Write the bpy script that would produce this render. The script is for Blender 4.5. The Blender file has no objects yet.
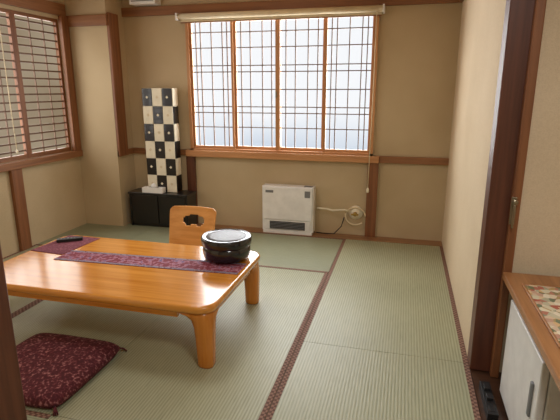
import bpy, bmesh, random
from math import *
from mathutils import Vector, Matrix
random.seed(3)
scn=bpy.context.scene
try:
    scn.view_settings.view_transform='Standard'
except Exception: pass

# ---------------------------------------------------------------- materials
def s2l(c):
    return tuple(((x/255)/12.92 if x/255<=.04045 else ((x/255+.055)/1.055)**2.4) for x in c)+(1,)
def newmat(name):
    m=bpy.data.materials.new(name); m.use_nodes=True
    nt=m.node_tree; b=nt.nodes['Principled BSDF']
    return m,nt,b
def ramp(nt,fac,stops):
    r=nt.nodes.new('ShaderNodeValToRGB'); el=r.color_ramp.elements
    while len(el)<len(stops): el.new(.5)
    for e,(p,c) in zip(el,stops): e.position=p; e.color=c
    nt.links.new(fac,r.inputs['Fac']); return r.outputs['Color']
def coords(nt,scale=(1,1,1),rot=(0,0,0)):
    tc=nt.nodes.new('ShaderNodeTexCoord'); mp=nt.nodes.new('ShaderNodeMapping')
    mp.inputs['Scale'].default_value=scale; mp.inputs['Rotation'].default_value=rot
    nt.links.new(tc.outputs['Object'],mp.inputs['Vector']); return mp.outputs['Vector']
def noise(nt,vec,scale,detail=4,rough=.5):
    n=nt.nodes.new('ShaderNodeTexNoise'); n.inputs['Scale'].default_value=scale
    n.inputs['Detail'].default_value=detail; n.inputs['Roughness'].default_value=rough
    nt.links.new(vec,n.inputs['Vector']); return n.outputs['Fac']
def bump(nt,b,h,strength,dist=.01):
    bp=nt.nodes.new('ShaderNodeBump'); bp.inputs['Strength'].default_value=strength; bp.inputs['Distance'].default_value=dist
    nt.links.new(h,bp.inputs['Height']); nt.links.new(bp.outputs['Normal'],b.inputs['Normal'])
def plain(name,c,rough=.5,metal=0,coat=0,var=.06):
    m,nt,b=newmat(name)
    v=coords(nt); f=noise(nt,v,14)
    c=s2l(c); lo=tuple(x*(1-var) for x in c[:3])+(1,); hi=tuple(min(1,x*(1+var)) for x in c[:3])+(1,)
    nt.links.new(ramp(nt,f,[(.3,lo),(.7,hi)]),b.inputs['Base Color'])
    b.inputs['Roughness'].default_value=rough; b.inputs['Metallic'].default_value=metal
    b.inputs['Coat Weight'].default_value=coat
    return m
def wood(name,c1,c2,axis,rough=.45,scale=1.,coat=0):
    m,nt,b=newmat(name)
    s=[22*scale]*3; s[axis]=1.1*scale
    v=coords(nt,tuple(s)); f=noise(nt,v,1.3,5,.6)
    nt.links.new(ramp(nt,f,[(.3,s2l(c1)),(.7,s2l(c2))]),b.inputs['Base Color'])
    b.inputs['Roughness'].default_value=rough; b.inputs['Coat Weight'].default_value=coat
    b.inputs['Coat Roughness'].default_value=.15
    bump(nt,b,f,.08,.003)
    return m
def plaster(name,c1,c2):
    m,nt,b=newmat(name)
    v=coords(nt); big=noise(nt,v,1.6,3); fine=noise(nt,v,160,3,.7)
    mx=nt.nodes.new('ShaderNodeMath'); mx.operation='MULTIPLY_ADD'
    nt.links.new(fine,mx.inputs[0]); mx.inputs[1].default_value=.5
    h=nt.nodes.new('ShaderNodeMath'); h.operation='MULTIPLY'; nt.links.new(big,h.inputs[0]); h.inputs[1].default_value=.5
    nt.links.new(h.outputs[0],mx.inputs[2])
    nt.links.new(ramp(nt,mx.outputs[0],[(.38,s2l(c1)),(.62,s2l(c2))]),b.inputs['Base Color'])
    b.inputs['Roughness'].default_value=.95
    bump(nt,b,fine,.35,.004); return m
def tatami(name,along,c1,c2):
    m,nt,b=newmat(name)
    w=nt.nodes.new('ShaderNodeTexWave'); w.wave_type='BANDS'
    w.bands_direction='X' if along==1 else 'Y'
    w.inputs['Scale'].default_value=20; w.inputs['Distortion'].default_value=.15
    v=coords(nt); nt.links.new(v,w.inputs['Vector'])
    s=[260,260,260]; s[along]=9
    v2=coords(nt,tuple(s)); f=noise(nt,v2,1.,3,.6)
    big=noise(nt,coords(nt),1.3,3)
    a=nt.nodes.new('ShaderNodeMath'); a.operation='MULTIPLY_ADD'; nt.links.new(w.outputs['Fac'],a.inputs[0]); a.inputs[1].default_value=.26
    t=nt.nodes.new('ShaderNodeMath'); t.operation='MULTIPLY_ADD'; nt.links.new(f,t.inputs[0]); t.inputs[1].default_value=.5
    u=nt.nodes.new('ShaderNodeMath'); u.operation='MULTIPLY'; nt.links.new(big,u.inputs[0]); u.inputs[1].default_value=.35
    nt.links.new(u.outputs[0],t.inputs[2]); nt.links.new(t.outputs[0],a.inputs[2])
    nt.links.new(ramp(nt,a.outputs[0],[(.35,s2l(c1)),(.72,s2l(c2))]),b.inputs['Base Color'])
    b.inputs['Roughness'].default_value=.42; b.inputs['Specular IOR Level'].default_value=.5
    bump(nt,b,a.outputs[0],.4,.004); return m
def speckle(name,base,c2,c3,scale,rough=.9,p=(.66,.74,.88)):
    m,nt,b=newmat(name)
    vo=nt.nodes.new('ShaderNodeTexVoronoi'); vo.inputs['Scale'].default_value=scale
    v=coords(nt); nt.links.new(v,vo.inputs['Vector'])
    f=noise(nt,v,scale*.7,4,.7)
    mx=nt.nodes.new('ShaderNodeMath'); mx.operation='ADD'; nt.links.new(f,mx.inputs[0])
    q=nt.nodes.new('ShaderNodeMath'); q.operation='MULTIPLY'; nt.links.new(vo.outputs['Distance'],q.inputs[0]); q.inputs[1].default_value=.4
    nt.links.new(q.outputs[0],mx.inputs[1])
    nt.links.new(ramp(nt,mx.outputs[0],[(.45,s2l(base)),(p[0],s2l(base)),(p[1],s2l(c2)),(p[2],s2l(c3))]),b.inputs['Base Color'])
    b.inputs['Roughness'].default_value=rough; bump(nt,b,f,.3,.004); return m
def emis(name,c,strength,c2=None,zr=None):
    m,nt,b=newmat(name)
    nt.nodes.remove(b); e=nt.nodes.new('ShaderNodeEmission'); o=nt.nodes['Material Output']
    v=coords(nt); f=noise(nt,v,1.6,1)
    if zr:
        # frosted glass: bright sky above, blurred surroundings lower down
        sp=nt.nodes.new('ShaderNodeSeparateXYZ'); nt.links.new(v,sp.inputs[0])
        mr=nt.nodes.new('ShaderNodeMapRange'); mr.inputs['From Min'].default_value=zr[0]; mr.inputs['From Max'].default_value=zr[1]
        nt.links.new(sp.outputs['Z'],mr.inputs['Value'])
        ad=nt.nodes.new('ShaderNodeMath'); ad.operation='MULTIPLY_ADD'; nt.links.new(f,ad.inputs[0]); ad.inputs[1].default_value=.6
        nt.links.new(mr.outputs['Result'],ad.inputs[2]); f=ad.outputs[0]
        col=ramp(nt,f,[(.25,s2l(c2)),(.85,s2l(c))])
    else: col=ramp(nt,f,[(.3,s2l(c2 or c)),(.65,s2l(c))])
    nt.links.new(col,e.inputs['Color'])
    e.inputs['Strength'].default_value=strength
    nt.links.new(e.outputs[0],o.inputs['Surface']); return m

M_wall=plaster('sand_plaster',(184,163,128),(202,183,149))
M_wallLit=plaster('sand_plaster_lit',(214,195,163),(230,212,182))  # same plaster, paler: brightness of the lit right wall put into the colour
M_ceil=wood('ceiling_wood',(150,110,70),(180,140,95),1,.7)
wX=wood('wood_trim_x',(118,74,44),(154,106,66),0)
wY=wood('wood_trim_y',(118,74,44),(154,106,66),1)
wZ=wood('wood_trim_z',(112,68,40),(148,96,58),2)
dZ=wood('dark_post_z',(78,42,28),(108,62,42),2,.4)
dX=wood('dark_wood_x',(62,40,28),(88,58,38),0,.4)
cW=wood('counter_wood',(150,100,60),(186,134,86),1,.35)
mZ=wood('window_frame_z',(176,122,76),(204,150,102),2)
mX=wood('window_frame_x',(176,122,76),(204,150,102),0)
M_board=wood('board_floor',(132,94,62),(164,122,86),0,.35)
M_table=wood('table_honey',(196,120,36),(232,162,72),0,.17,.8,.7)
M_tableZ=wood('table_honey_leg',(190,112,32),(220,144,54),2,.26,.9,.5)
M_chair=wood('chair_wood',(204,136,62),(228,164,92),0,.35,1,.3)
M_tatX=tatami('tatami_x',0,(122,128,100),(160,163,134))
M_tatY=tatami('tatami_y',1,(138,141,111),(178,179,148))
M_black=plain('black_lacquer',(22,19,19),.35,coat=.3)
M_lac=plain('bowl_lacquer',(26,24,26),.22,coat=.6)
M_lid=speckle('woven_lid',(50,48,50),(80,76,76),(104,100,98),120,.4,(.5,.7,.9))
M_white=plain('white_plastic',(236,236,234),.4)
M_grey=plain('grey_plastic',(120,122,124),.5)
M_dgrey=plain('dark_plastic',(24,23,24),.5)
M_cream=plain('cream_paper',(236,228,204),.8)
M_paper=plain('shade_fabric',(222,206,172),.8)
M_lat=plain('lattice_wood',(108,80,60),.6)  # brown lightened: glare from the window put into the wood colour
M_metal=plain('aged_metal',(150,140,118),.35,metal=.9)
M_brass=plain('brass',(176,146,80),.35,metal=.8)
M_cush=speckle('zabuton_fabric',(74,22,30),(100,38,46),(168,114,112),75,.9,(.64,.78,.93))
M_mat=speckle('maroon_mat',(104,44,58),(124,62,76),(140,80,90),90)
M_run=speckle('runner_cloth',(118,30,48),(176,120,136),(96,80,120),40,.8,(.68,.8,.9))
M_runC=speckle('runner_border',(112,104,130),(150,140,150),(90,40,60),60,.8)
M_tissue=plain('tissue',(245,245,245),.9)
M_pane=emis('frosted_glass_daylight',(247,249,252),1.0,(212,222,234),(.85,1.55))
M_paneL=emis('curtained_glass',(190,172,146),.70,(168,148,120))  # glow in the material stands for daylight behind the curtain
M_fill=emis('fill_diffuser',(255,248,236),2.0)  # glowing cover of the added fill lamps

def heri():
    m,nt,b=newmat('tatami_border')
    ck=nt.nodes.new('ShaderNodeTexChecker'); ck.inputs['Scale'].default_value=70
    ck.inputs['Color1'].default_value=s2l((98,66,54)); ck.inputs['Color2'].default_value=s2l((146,112,94))
    nt.links.new(coords(nt),ck.inputs['Vector']); nt.links.new(ck.outputs['Color'],b.inputs['Base Color'])
    b.inputs['Roughness'].default_value=.8; return m
M_heri=heri()
def mosaic():
    m,nt,b=newmat('mosaic_mat')
    vo=nt.nodes.new('ShaderNodeTexVoronoi'); vo.inputs['Scale'].default_value=38
    nt.links.new(coords(nt),vo.inputs['Vector'])
    sp=nt.nodes.new('ShaderNodeSeparateColor'); nt.links.new(vo.outputs['Color'],sp.inputs[0])
    r=ramp(nt,sp.outputs[0],[(0,s2l((170,60,40))),(.25,s2l((236,226,196))),(.5,s2l((90,110,80))),(.75,s2l((220,180,120))),(1,s2l((240,232,210)))])
    nt.links.new(r,b.inputs['Base Color']); b.inputs['Roughness'].default_value=.4; return m
M_mos=mosaic()

# ---------------------------------------------------------------- builder
class B:
    def __init__(s,name,bevel=0,smooth=False,seg=2):
        s.name=name; s.bm=bmesh.new(); s.mats=[]; s.bevel=bevel; s.smooth=smooth; s.seg=seg
    def mi(s,m):
        if m not in s.mats: s.mats.append(m)
        return s.mats.index(m)
    def face(s,vs,m,sm=False):
        try: f=s.bm.faces.new(vs)
        except ValueError: return
        f.material_index=s.mi(m); f.smooth=sm; return f
    def box(s,x0,x1,y0,y1,z0,z1,m,M=None):
        P=[Vector((x,y,z)) for z in(z0,z1) for y in(y0,y1) for x in(x0,x1)]
        if M: P=[M@p for p in P]
        v=[s.bm.verts.new(p) for p in P]
        for q in((0,2,3,1),(4,5,7,6),(0,1,5,4),(2,6,7,3),(0,4,6,2),(1,3,7,5)): s.face([v[i] for i in q],m)
    def loft(s,rings,m,caps=True,sm=True,closed=True):
        R=[[s.bm.verts.new(p) for p in r] for r in rings]
        n=len(R[0])
        for a,b in zip(R,R[1:]):
            for i in range(n if closed else n-1):
                j=(i+1)%n; s.face([a[i],a[j],b[j],b[i]],m,sm)
        if caps: s.face(R[0][::-1],m); s.face(R[-1],m)
    def lathe(s,c,prof,m,n=40,axis='z',sm=True,caps=True):
        c=Vector(c); rings=[]
        for r,h in prof:
            ring=[]
            for i in range(n):
                t=2*pi*i/n
                p={'z':Vector((r*cos(t),r*sin(t),h)),'y':Vector((r*cos(t),h,r*sin(t))),'x':Vector((h,r*cos(t),r*sin(t)))}[axis]
                ring.append(c+p)
            rings.append(ring)
        s.loft(rings,m,caps,sm)
    def tube(s,pts,r,m,n=8):
        pts=[Vector(p) for p in pts]; rings=[]
        for i,p in enumerate(pts):
            t=(pts[min(i+1,len(pts)-1)]-pts[max(i-1,0)]).normalized()
            a=t.cross(Vector((0,0,1)) if abs(t.z)<.9 else Vector((1,0,0))).normalized(); b=t.cross(a)
            rings.append([p+a*r*cos(2*pi*k/n)+b*r*sin(2*pi*k/n) for k in range(n)])
        s.loft(rings,m)
    def prism(s,poly,f,m,M=None):
        A=[s.bm.verts.new(f(a,b,0)) for a,b in poly]; C=[s.bm.verts.new(f(a,b,1)) for a,b in poly]
        n=len(poly)
        s.face(A[::-1],m); s.face(C,m)
        for i in range(n): s.face([A[i],A[(i+1)%n],C[(i+1)%n],C[i]],m)
    def done(s):
        bmesh.ops.recalc_face_normals(s.bm,faces=s.bm.faces)
        me=bpy.data.meshes.new(s.name); s.bm.to_mesh(me); s.bm.free()
        for m in s.mats: me.materials.append(m)
        o=bpy.data.objects.new(s.name,me); scn.collection.objects.link(o)
        if s.bevel:
            md=o.modifiers.new('bevel','BEVEL'); md.width=s.bevel; md.segments=s.seg; md.limit_method='ANGLE'; md.angle_limit=radians(40)
        return o
def rrect(x0,x1,y0,y1,r,z,n=6):
    out=[]
    for cx,cy,a0 in((x1-r,y1-r,0),(x0+r,y1-r,90),(x0+r,y0+r,180),(x1-r,y0+r,270)):
        for i in range(n+1):
            t=radians(a0+90*i/n); out.append(Vector((cx+r*cos(t),cy+r*sin(t),z)))
    return out

XR,YB,XL=.402,4.55,-3.28
# ---------------------------------------------------------------- floor
b=B('floor')
b.box(XL-.1,1.7,-1.0,4.7,-.12,-.03,dX)
def mat_(x0,x1,y0,y1,al,e0=True,e1=True):
    g=.0015
    b.box(x0+g,x1-g,y0+g,y1-g,-.03,0,M_tatX if al==0 else M_tatY)
    w=.028
    if al==0:
        if e0: b.box(x0+g,x1-g,y0+g,y0+w,-.001,.0015,M_heri)
        if e1: b.box(x0+g,x1-g,y1-w,y1-g,-.001,.0015,M_heri)
    else:
        if e0: b.box(x0+g,x0+w,y0+g,y1-g,-.001,.0015,M_heri)
        if e1: b.box(x1-w,x1-g,y0+g,y1-g,-.001,.0015,M_heri)
mat_(-.517,XR,2.406,4.40,1); mat_(-.517,XR,.41,2.406,1)
mat_(-2.5,-.517,3.48,4.40,0); mat_(-1.44,-.517,1.5,3.48,1,False); mat_(-1.44,-.517,-.48,1.5,1,False)
mat_(-2.36,-1.44,1.5,3.48,1,True,False); mat_(XL,-2.36,1.5,3.48,1); mat_(XL,-2.5,3.48,4.40,0)
mat_(-.517,XR,-.99,.41,1); mat_(XL,-1.44,-.48,1.5,0)
b.box(XL,XR,4.402,4.55,-.03,.004,M_board)
b.box(XR+.002,1.6,-1.,2.45,-.03,-.002,dX)
b.done()

# ---------------------------------------------------------------- walls
WX0,WX1,WZ0,WZ1=-2.137,-.282,.80,2.09
T=.12; H=2.45
b=B('wall_back')
b.box(XL,WX0,YB,YB+T,0,H,M_wall); b.box(WX1,XR+.1,YB,YB+T,0,H,M_wall)
b.box(WX0,WX1,YB,YB+T,0,WZ0,M_wall); b.box(WX0,WX1,YB,YB+T,WZ1,H,M_wall)
b.done()
b=B('wall_right'); b.box(XR,XR+.1,2.45,YB,0,H,M_wallLit); b.done()
b=B('wall_column'); b.box(XL,-2.83,4.25,YB,0,H,M_wall); b.done()
LY0,LY1=2.45,4.15
b=B('wall_left')
b.box(XL-T,XL,-1,LY0,0,H,M_wall); b.box(XL-T,XL,LY1,YB,0,H,M_wall)
b.box(XL-T,XL,LY0,LY1,0,WZ0,M_wall); b.box(XL-T,XL,LY0,LY1,2.06,H,M_wall)
b.done()
b=B('wall_partition'); b.box(.52,1.6,2.36,2.45,0,H,M_wallLit); b.done()
b=B('wall_entry'); b.box(1.6,1.7,-1,2.45,0,H,M_wallLit); b.done()
b=B('wall_rear'); b.box(XL,1.6,-1.1,-1,0,H,M_wallLit); b.done()
b=B('wall_foreground'); b.box(XL,-1.5,1.21,1.29,0,H,M_wallLit); b.done()
b=B('ceiling'); b.box(XL,1.7,-1.1,YB+T,H,H+.05,M_ceil); b.done()

# ---------------------------------------------------------------- trim
b=B('trim_1',.004)   # back wall
b.box(-2.83,XR,YB-.03,YB,2.115,2.20,wX)
b.box(-2.83,WX0-.04,YB-.025,YB,.74,.80,wX)
b.box(WX0-.05,WX1+.06,YB-.06,YB,.735,.80,mX)
b.box(WX1+.06,XR,YB-.03,YB,.735,.80,wX)
b.box(WX0-.06,WX0+.035,YB-.035,YB,.004,.735,dZ)
b.box(WX1-.04,WX1+.06,YB-.035,YB,.004,.735,wZ)
b.done()
b=B('trim_2',.004)   # column and left wall
b.box(XL,-2.815,4.225,4.25,2.0,2.10,wX)
b.box(-2.83,-2.80,4.25,4.41,.74,2.12,wZ)
b.box(-2.83,-2.81,4.25,YB-.03,.74,.80,wY)
b.box(XL,XL+.03,1.3,4.225,2.09,2.20,wY)
b.box(XL,XL+.05,2.3,4.24,.735,.80,wY)
b.box(XL,XL+.04,LY1-.01,4.24,.80,2.09,wZ)
b.box(XL,XL+.035,3.30,3.42,.002,.735,wZ)
b.box(XL,XL+.035,LY0-.1,LY0,.80,2.09,wZ)
b.done()
b=B('trim_3',.004)   # right wall beam
b.box(XR-.03,XR,2.45,YB-.03,2.115,2.20,wY)
b.done()
b=B('door_frame_post',.005)
b.box(XR-.004,.52,2.34,2.45,.004,H-.002,dZ)
b.box(XR+.09,.53,2.30,2.34,.0,H-.002,wZ)
b.done()
b=B('entry_post',.005); b.box(-1.5,-1.367,1.18,1.30,.003,H-.002,dZ); b.done()

# ---------------------------------------------------------------- windows
def sash(b,x0,x1,z0,z1,y,fw,mz,mx,vs,hs,M=None,lat=M_lat,t=.009,th=None):
    th=th or t
    b.box(x0,x0+fw,y-.015,y+.015,z0,z1,mz,M); b.box(x1-fw,x1,y-.015,y+.015,z0,z1,mz,M)
    b.box(x0+fw,x1-fw,y-.015,y+.015,z0,z0+fw*1.3,mx,M); b.box(x0+fw,x1-fw,y-.015,y+.015,z1-fw,z1,mx,M)
    ax0,ax1,az0,az1=x0+fw,x1-fw,z0+fw*1.3,z1-fw
    for v in vs:
        c=ax0+v*(ax1-ax0); b.box(c-t/2,c+t/2,y-.008,y+.004,az0,az1,lat,M)
    for h in hs:
        c=az0+h*(az1-az0); b.box(ax0,ax1,y-.010,y+.002,c-th/2,c+th/2,lat,M)
b=B('window_1')
b.box(WX0,WX0+.03,YB-.04,YB+.08,WZ0,WZ1,mZ); b.box(WX1-.03,WX1,YB-.04,YB+.08,WZ0,WZ1,mZ)
b.box(WX0,WX1,YB-.04,YB+.08,WZ1-.03,WZ1,mX); b.box(WX0,WX1,YB-.04,YB+.08,WZ0,WZ0+.02,mX)
xs=[WX0+.03+i*(WX1-WX0-.06)/4 for i in range(5)]
for i in range(4):
    vs=[.1,.22,.5,.78,.9] if i in(0,3) else [.12,.35,.65,.88]
    hs=[.16,.28,.33,.47,.61,.66,.80,.92] 
    sash(b,xs[i],xs[i+1],WZ0+.02,WZ1-.03,YB+(.0 if i in(0,3) else .03),.022,mZ,mX,vs,hs)
b.box(xs[2]-.022,xs[2]+.022,YB-.02,YB+.0,WZ0+.02,WZ1-.03,mZ)
b.box(xs[2]-.02,xs[2]-.006,YB-.03,YB-.02,1.33,1.39,M_metal)
b.box(WX0+.03,WX1-.03,YB+.055,YB+.06,WZ0+.02,WZ1-.03,M_pane)
b.done()
ML=Matrix.Translation((XL,0,0))@Matrix.Rotation(radians(90),4,'Z')
b=B('window_2')
def lb(y0,y1,d0,d1,z0,z1,m): b.box(XL-d1,XL-d0,y0,y1,z0,z1,m)
n=3; ys=[LY0+i*(LY1-LY0)/n for i in range(n+1)]
for i in range(n):
    sash(b,ys[i],ys[i+1],.80,2.06,.03,.03,wZ,wY,[.33,.67],[(k+.5)/17 for k in range(17)],ML,M_lat,.008,.014)
lb(LY0,LY1,.055,.06,.80,2.06,M_paneL)
b.done()

b=B('roller_shade',0)
b.lathe((-2.18,YB-.085,2.085),[(.001,0),(.028,0),(.028,1.93),(.001,1.93)],M_paper,20,'x')
b.box(-2.17,-.26,YB-.062,YB-.055,2.035,2.085,M_paper)
b.box(-2.17,-.26,YB-.066,YB-.052,2.028,2.038,wX)
b.box(-2.195,-2.18,YB-.125,YB-.02,2.05,2.115,M_white); b.box(-.25,-.235,YB-.125,YB-.02,2.05,2.115,M_white)
b.tube([(-.30,YB-.09,2.06),(-.30,YB-.085,1.3),(-.31,YB-.085,.50)],.0045,M_paper,6)
b.lathe((-.31,YB-.085,.46),[(.003,.05),(.012,.03),(.012,0),(.004,-.005)],M_cream,12)
b.done()
b=B('blind_cord'); b.tube([(XL+.06,3.36,2.08),(XL+.06,3.36,1.2),(XL+.065,3.36,.9)],.004,M_paper,6); b.lathe((XL+.065,3.36,.87),[(.003,.04),(.011,.02),(.009,0)],M_cream,10); b.done()
b=B('wall_vent',.008); b.box(-2.68,-2.40,YB-.12,YB,2.21,2.37,M_white)
for k in range(4): b.box(-2.66,-2.42,YB-.125,YB-.118,2.235+.03*k,2.245+.03*k,M_grey)
b.done()

# ---------------------------------------------------------------- table
TX0,TX1,TY0,TY1,TH=-2.41,-.872,1.985,2.89,.352
b=B('low_table',0)
R=[]
for z,ins in((TH-.045,.012),(TH-.038,.003),(TH-.022,0),(TH-.008,.002),(TH-.002,.007),(TH,.014)):
    R.append(rrect(TX0+ins,TX1-ins,TY0+ins,TY1-ins,.085,z,8))
b.loft(R,M_table)
for sx in(0,1):
    for sy in(0,1):
        cx=TX1-.012 if sx else TX0+.012; cy=TY1-.012 if sy else TY0+.012
        dx=-1 if sx else 1; dy=-1 if sy else 1
        rings=[]
        for z,w,off in((.0,.080,.008),(.01,.088,.006),(.08,.090,.005),(.16,.096,.003),(.22,.106,.001),(.265,.130,0),(.290,.18,0),(.308,.26,0)):
            xa=cx+dx*off; xb=xa+dx*w; ya=cy+dy*off; yb=ya+dy*w
            rings.append(rrect(min(xa,xb),max(xa,xb),min(ya,yb),max(ya,yb),min(.032+(.045 if z>.2 else 0)*(z-.2)/.1,w*.45),z,5))
        b.loft(rings,M_tableZ)
ap=.255
b.box(TX0+.2,TX1-.2,TY0+.03,TY0+.05,ap+.015,.308,M_table); b.box(TX0+.2,TX1-.2,TY1-.05,TY1-.03,ap+.015,.308,M_table)
b.box(TX0+.03,TX0+.05,TY0+.2,TY1-.2,ap+.015,.308,M_table); b.box(TX1-.05,TX1-.03,TY0+.2,TY1-.2,ap+.015,.308,M_table)
b.done()

def quad(b,P,z0,z1,m):
    A=[b.bm.verts.new((x,y,z0)) for x,y in P]; C=[b.bm.verts.new((x,y,z1)) for x,y in P]
    b.face(A[::-1],m); b.face(C,m)
    for i in range(4): b.face([A[i],A[(i+1)%4],C[(i+1)%4],C[i]],m)
b=B('table_runner',.001)
quad(b,[(-2.12,2.39),(-.90,2.445),(-.90,2.625),(-2.12,2.57)],TH,TH+.003,M_run)
quad(b,[(-2.12,2.39),(-.90,2.445),(-.90,2.467),(-2.12,2.412)],TH+.003,TH+.0036,M_runC)
quad(b,[(-2.12,2.548),(-.90,2.603),(-.90,2.625),(-2.12,2.57)],TH+.003,TH+.0036,M_runC)
b.done()
b=B('placemat',.001)
quad(b,[(-2.39,2.50),(-2.13,2.48),(-2.10,2.85),(-2.36,2.855)],TH+.0,TH+.004,M_mat); b.done()
b=B('remote_control',.006)
Mr=Matrix.Translation((-2.27,2.74,TH+.0045))@Matrix.Rotation(radians(35),4,'Z')
b.box(-.085,.085,-.024,.024,0,.02,M_dgrey,Mr)
for i in range(5):
    for j in range(2): b.box(-.06+i*.022,-.05+i*.022,-.014+j*.018,-.004+j*.018,.019,.0225,M_grey,Mr)
b.done()

b=B('lacquer_container')
bc=(-1.06,2.70,TH+.0045)
b.lathe(bc,[(.10,0),(.125,.002),(.142,.010),(.150,.03),(.152,.06),(.152,.105)],M_lac,56)
b.lathe(bc,[(.152,.095),(.158,.096),(.160,.100),(.160,.140),(.156,.147),(.148,.149),(.144,.145)],M_lac,56)
b.lathe(bc,[(.146,.140),(.146,.144),(.10,.147),(.05,.149),(.001,.150)],M_lid,56)
b.done()

# ---------------------------------------------------------------- zaisu chair
b=B('legless_floor_chair',.004)
cx,cy=-1.66,3.42
def bentpanel(rows,bow,th,m,hole=None,nx=30):
    V={}
    for side in(0,1):
        for j,(y,z,hw) in enumerate(rows):
            for i in range(nx+1):
                s=-1+2*i/nx
                V[side,j,i]=b.bm.verts.new((cx+s*hw,y-bow*(s*s)+(th if side else 0),z))
    n=len(rows)
    def has(j,i): return not(hole and hole(j,i))
    for j in range(n-1):
        for i in range(nx):
            if not has(j,i): continue
            b.face([V[0,j,i],V[0,j,i+1],V[0,j+1,i+1],V[0,j+1,i]],m,True)
            b.face([V[1,j,i],V[1,j+1,i],V[1,j+1,i+1],V[1,j,i+1]],m,True)
            for (dj,di,a,c) in((-1,0,(j,i),(j,i+1)),(1,0,(j+1,i),(j+1,i+1)),(0,-1,(j,i),(j+1,i)),(0,1,(j,i+1),(j+1,i+1))):
                jj,ii=j+dj,i+di
                if jj<0 or jj>=n-1 or ii<0 or ii>=nx or not has(jj,ii):
                    b.face([V[0,a[0],a[1]],V[0,c[0],c[1]],V[1,c[0],c[1]],V[1,a[0],a[1]]],m)
rows=[]
for k in range(31):
    t=k/30; z=.06+.40*t; y=cy+.11*t
    hw=.19+.02*t
    if t>.90: hw-=.035*((t-.90)/.10)**2
    rows.append((y,z,hw))
def hole(j,i):
    # fan-shaped hand hole
    s=-1+2*(i+.5)/30; t=(j+.5)/30
    r=sqrt((s*.21)**2+((t-.42)*.40)**2); a=abs(atan2(s*.21,(t-.42)*.40))
    return .085<r<.165 and a<.72
bentpanel(rows,.035,.014,M_chair,hole)
b.box(cx-.2,cx+.2,cy-.37,cy+.01,.02,.036,M_chair)
b.box(cx-.2,cx+.2,cy-.01,cy+.03,.0,.075,M_chair)
b.box(cx-.2,cx-.16,cy-.37,cy,.0,.02,M_chair); b.box(cx+.16,cx+.2,cy-.37,cy,.0,.02,M_chair)
b.done()

# ---------------------------------------------------------------- zabuton
b=B('zabuton_floor_cushion')
n=36; x0,x1,y0,y1=-1.98,-1.42,1.50,2.05
top={};bot={}
for j in range(n+1):
    for i in range(n+1):
        s=-1+2*i/n; t=-1+2*j/n
        pin=1-.06*(s*s*t*t)**2
        X=(x0+x1)/2+s*(x1-x0)/2*pin; Y=(y0+y1)/2+t*(y1-y0)/2*pin
        e6=((1-s**6)*(1-t**6))
        th=.062*e6**.45*(.75+.25*(1-s*s)*(1-t*t))
        dim=.014*exp(-((s*s+t*t)/.01))
        wr=.004*sin(9*s+4*t)*sin(7*t-3*s)*(1-s**4)*(1-t**4)
        e=(i in(0,n) or j in(0,n))
        v=b.bm.verts.new((X,Y,.032+th-dim+wr)); top[i,j]=v
        bot[i,j]=v if e else b.bm.verts.new((X,Y,max(.002,.032-.05*e6**.5)))
for j in range(n):
    for i in range(n):
        b.face([top[i,j],top[i+1,j],top[i+1,j+1],top[i,j+1]],M_cush,True)
        b.face([bot[i,j],bot[i,j+1],bot[i+1,j+1],bot[i+1,j]],M_cush,True)
for sx in(0,n):
    for sy in(0,n):
        p=top[sx,sy].co; d=Vector((1 if sx else -1,1 if sy else -1,0)).normalized()
        for a in(-.3,0,.3):
            q=Matrix.Rotation(a,3,'Z')@d
            b.tube([p-d*.01,p+q*.018-Vector((0,0,.012)),p+q*.03-Vector((0,0,.028))],.0035,M_cush,6)
b.done()

# ---------------------------------------------------------------- heater
b=B('fan_heater',.010,seg=3)
hx0,hx1,hy0,hy1=-1.34,-.82,4.40,4.54
b.box(hx0,hx1,hy0+.02,hy1-.015,.03,.485,M_white)
b.box(hx0+.012,hx1-.012,hy0,hy0+.03,.15,.475,M_white)
b.box(hx0+.01,hx1-.01,hy0+.005,hy1-.03,.004,.035,M_white)
b.box(hx0+.03,hx1-.03,hy0+.008,hy0+.03,.045,.145,M_white)
b.box(hx0+.08,hx1-.08,hy0+.004,hy0+.012,.05,.13,M_dgrey)
for k in range(5): b.box(hx0+.085,hx1-.085,hy0-.002,hy0+.010,.056+.015*k,.062+.015*k,M_grey)
b.box(hx1-.10,hx1-.02,hy0+.03,hy1-.05,.484,.489,M_grey)
b.box(hx0+.04,hx0+.12,hy0-.003,hy0+.002,.42,.445,M_grey)
b.box(hx1-.085,hx1-.03,hy0-.003,hy0+.002,.385,.45,M_grey)
b.done()
b=B('gas_outlet')
gx,gz=-.42,.235
b.lathe((gx,YB,gz),[(.070,0),(.070,-.012),(.063,-.02),(.045,-.024),(.045,-.05),(.04,-.058),(.001,-.058)],M_cream,32,'y')
b.lathe((gx,YB-.058,gz),[(.02,0),(.02,-.03),(.001,-.032)],M_brass,20,'y')
b.box(gx-.035,gx+.035,YB-.10,YB-.088,gz-.008,gz+.008,M_brass)
b.tube([(gx+.095*cos(2*pi*k/40),YB-.03-.02*k/40,gz-.03+.085*sin(2*pi*k/40)) for k in range(36)],.008,M_paper,8)
b.done()
b=B('gas_hose')
b.tube([(gx-.075,YB-.06,gz+.025),(gx-.10,YB-.07,gz+.035),(gx-.16,YB-.07,gz+.03),(gx-.22,YB-.06,gz+.02),(gx-.28,YB-.05,gz+.03),(gx-.33,YB-.045,gz+.03),(gx-.38,YB-.045,gz+.03)],.009,M_cream,10)
b.done()
b=B('power_cord'); b.tube([(-.53,YB-.015,.18),(-.55,YB-.06,.10),(-.62,YB-.07,.02),(-.70,YB-.06,.012),(-.80,YB-.04,.012)],.005,M_dgrey,8); b.done()

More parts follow.
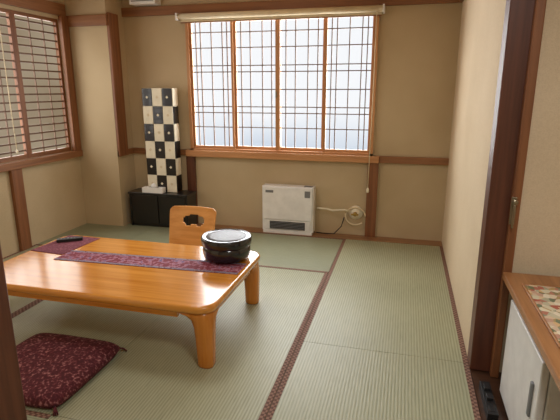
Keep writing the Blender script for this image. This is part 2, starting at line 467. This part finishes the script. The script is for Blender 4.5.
# ---------------------------------------------------------------- black cabinet + tower
b=B('black_lacquer_cabinet',.004)
kx0,kx1,ky0,ky1,kh=-2.77,-2.09,4.28,4.51,.37
b.box(kx0,kx1,ky0,ky1,kh-.025,kh,M_black)
b.box(kx0+.01,kx0+.03,ky0+.01,ky1,.005,kh-.025,M_black); b.box(kx1-.03,kx1-.01,ky0+.01,ky1,.005,kh-.025,M_black)
b.box(kx0+.03,kx1-.03,ky1-.02,ky1,.005,kh-.025,M_black); b.box(kx0+.03,kx1-.03,ky0+.03,ky1-.02,.005,.04,M_black)
for i in range(2):
    xa=kx0+.034+i*.31
    b.box(xa,xa+.302,ky0+.012,ky1-.03,.045,.342,M_black)
b.done()
b=B('checkered_floor_lamp',.002)
tx0,tx1,ty0,ty1,tz0,tz1=-2.575,-2.245,4.37,4.49,.371,1.42
b.box(tx0+.004,tx1-.004,ty0+.006,ty1,tz0,tz1,M_cream)
nc,nr=3,6
cw=(tx1-tx0)/nc; ch=(tz1-tz0)/nr
for r in range(nr):
    for c in range(nc):
        m=M_black if (r+c)%2==1 else M_cream
        xa=tx0+c*cw; za=tz0+r*ch
        b.box(xa+.002,xa+cw-.002,ty0-.002,ty0+.006,za+.002,za+ch-.002,m)
        cx_,cz_=xa+cw/2,za+ch/2
        d=.016
        b.prism([(cx_-d,cz_),(cx_,cz_-d),(cx_+d,cz_),(cx_,cz_+d)],lambda p,q,k:Vector((p,ty0-.002-.003*k,q)),M_cream if m is M_black else M_paper)
    m=M_black if r%2==0 else M_cream
    b.box(tx1-.004,tx1+.003,ty0+.008,ty1-.004,tz0+r*ch+.002,tz0+(r+1)*ch-.002,m)
b.done()
b=B('tissue_box',.003)
b.box(-2.60,-2.37,4.285,4.362,kh+.001,kh+.055,M_white)
b.box(-2.54,-2.43,4.31,4.34,kh+.054,kh+.057,M_grey)
b.loft([[Vector((-2.485+.03*cos(t)*a,4.325+.008*sin(t)*a*(1+.4*sin(3*t)),kh+.055+h)) for t in [2*pi*k/14 for k in range(14)]] for a,h in((1,0),(1.1,.012),(.8,.028),(.3,.042))],M_tissue)
b.done()

# ---------------------------------------------------------------- right side: fridge, counter
b=B('mini_fridge',.008,seg=3)
fy0,fy1=1.62,2.15
b.box(.535,.97,fy0,fy1,.02,.50,M_white)
b.box(.505,.532,fy0,fy1,.03,.495,M_white)
b.box(.496,.507,fy0+.05,fy0+.075,.24,.38,M_grey)
for fx in(.56,.90):
    for fy in(fy0+.03,fy1-.06): b.box(fx,fx+.03,fy,fy+.03,-.002,.03,M_dgrey)
b.done()
b=B('wooden_counter',.006)
cz=.57
b.box(.488,1.598,1.1,2.295,cz-.035,cz,cW)
b.box(1.2,1.23,1.12,2.28,0,cz-.03,wY)
b.box(1.0,1.2,2.25,2.28,.0,cz-.03,wZ)
b.done()
b=B('mosaic_tray',.004)
tx,ty=.545,2.13
b.box(tx,1.0,1.6,ty,cz+.001,cz+.010,M_mos); b.box(tx-.008,tx,1.59,ty+.01,cz+.001,cz+.012,cW); b.box(1.0,1.01,1.59,ty+.01,cz+.001,cz+.012,cW)
b.box(tx,1.0,1.59,1.6,cz+.001,cz+.012,cW); b.box(tx,1.0,ty,ty+.01,cz+.001,cz+.012,cW)
b.done()
b=B('door_latch',.002)
b.box(.488,.512,2.296,2.30,.80,.93,M_metal); b.lathe((.50,2.296,.91),[(.009,0),(.009,-.02),(.014,-.026),(.001,-.03)],M_metal,16,'y')
b.tube([(.50,2.275,.91),(.50,2.268,.87),(.497,2.27,.82),(.50,2.272,.79)],.005,M_metal,8)
b.done()
b=B('power_strip',.004)
b.box(.425,.47,1.95,2.20,-.002,.035,M_dgrey)
for k in range(3): b.box(.435,.46,1.97+k*.075,2.01+k*.075,.034,.05 if k else .037,M_dgrey)
b.done()
b=B('extension_cable')
b.tube([(.45,1.945,.012),(.44,1.85,.005),(.46,1.75,.004),(.44,1.6,.004),(.46,1.45,.004)],.005,M_dgrey,8)
b.done()

# ---------------------------------------------------------------- added fill lamps & window daylight
def fill_lamp(name,x,y,e):
    b=B(name); b.lathe((x,y,H),[(.05,0),(.30,-.005),(.31,-.03),(.31,-.05)],M_ceil,40); b.lathe((x,y,H),[(.30,-.05),(.29,-.09),(.2,-.11),(.001,-.115)],M_fill,40); o1=b.done()
    l=bpy.data.lights.new(name+'_disk','AREA'); l.shape='DISK'; l.size=.55; l.energy=e; l.color=(1,.98,.95)
    o=bpy.data.objects.new('fill_disk',l); o.location=(x,y,H-.125); scn.collection.objects.link(o); o.parent=o1; return o
fill_lamp('added_fill_lamp',-1.5,2.6,9); fill_lamp('added_fill_lamp',.3,.6,22)  # unseen fill lamps, added to brighten the room and the entry side
def area(name,loc,rot,sx,sy,e,c):
    l=bpy.data.lights.new(name,'AREA'); l.shape='RECTANGLE'; l.size=sx; l.size_y=sy; l.energy=e; l.color=c
    o=bpy.data.objects.new(name,l); o.location=loc; o.rotation_euler=rot; scn.collection.objects.link(o); return o
area('daylight_back_window',((WX0+WX1)/2,YB+.052,(WZ0+WZ1)/2),(radians(-90),0,0),1.78,1.2,70,(.95,.98,1))
area('daylight_left_window',(XL-.05,(LY0+LY1)/2,1.43),(0,radians(-90),0),1.2,1.6,22,(1,.98,.95))
w=bpy.data.worlds.new('world'); scn.world=w; w.use_nodes=True
w.node_tree.nodes['Background'].inputs[0].default_value=(.7,.85,1,1); w.node_tree.nodes['Background'].inputs[1].default_value=1

# ---------------------------------------------------------------- camera
pi_,ya=.248,.256
F=Vector((-sin(ya)*cos(pi_),cos(ya)*cos(pi_),-sin(pi_))); Rr=Vector((cos(ya),sin(ya),0)); U=Rr.cross(F)
c=bpy.data.cameras.new('camera'); c.sensor_width=36; c.lens=473/560*36; c.clip_start=.05
o=bpy.data.objects.new('camera',c); scn.collection.objects.link(o)
m=Matrix((( Rr.x,U.x,-F.x,0),(Rr.y,U.y,-F.y,0),(Rr.z,U.z,-F.z,1.4),(0,0,0,1)))
o.matrix_world=m; scn.camera=o
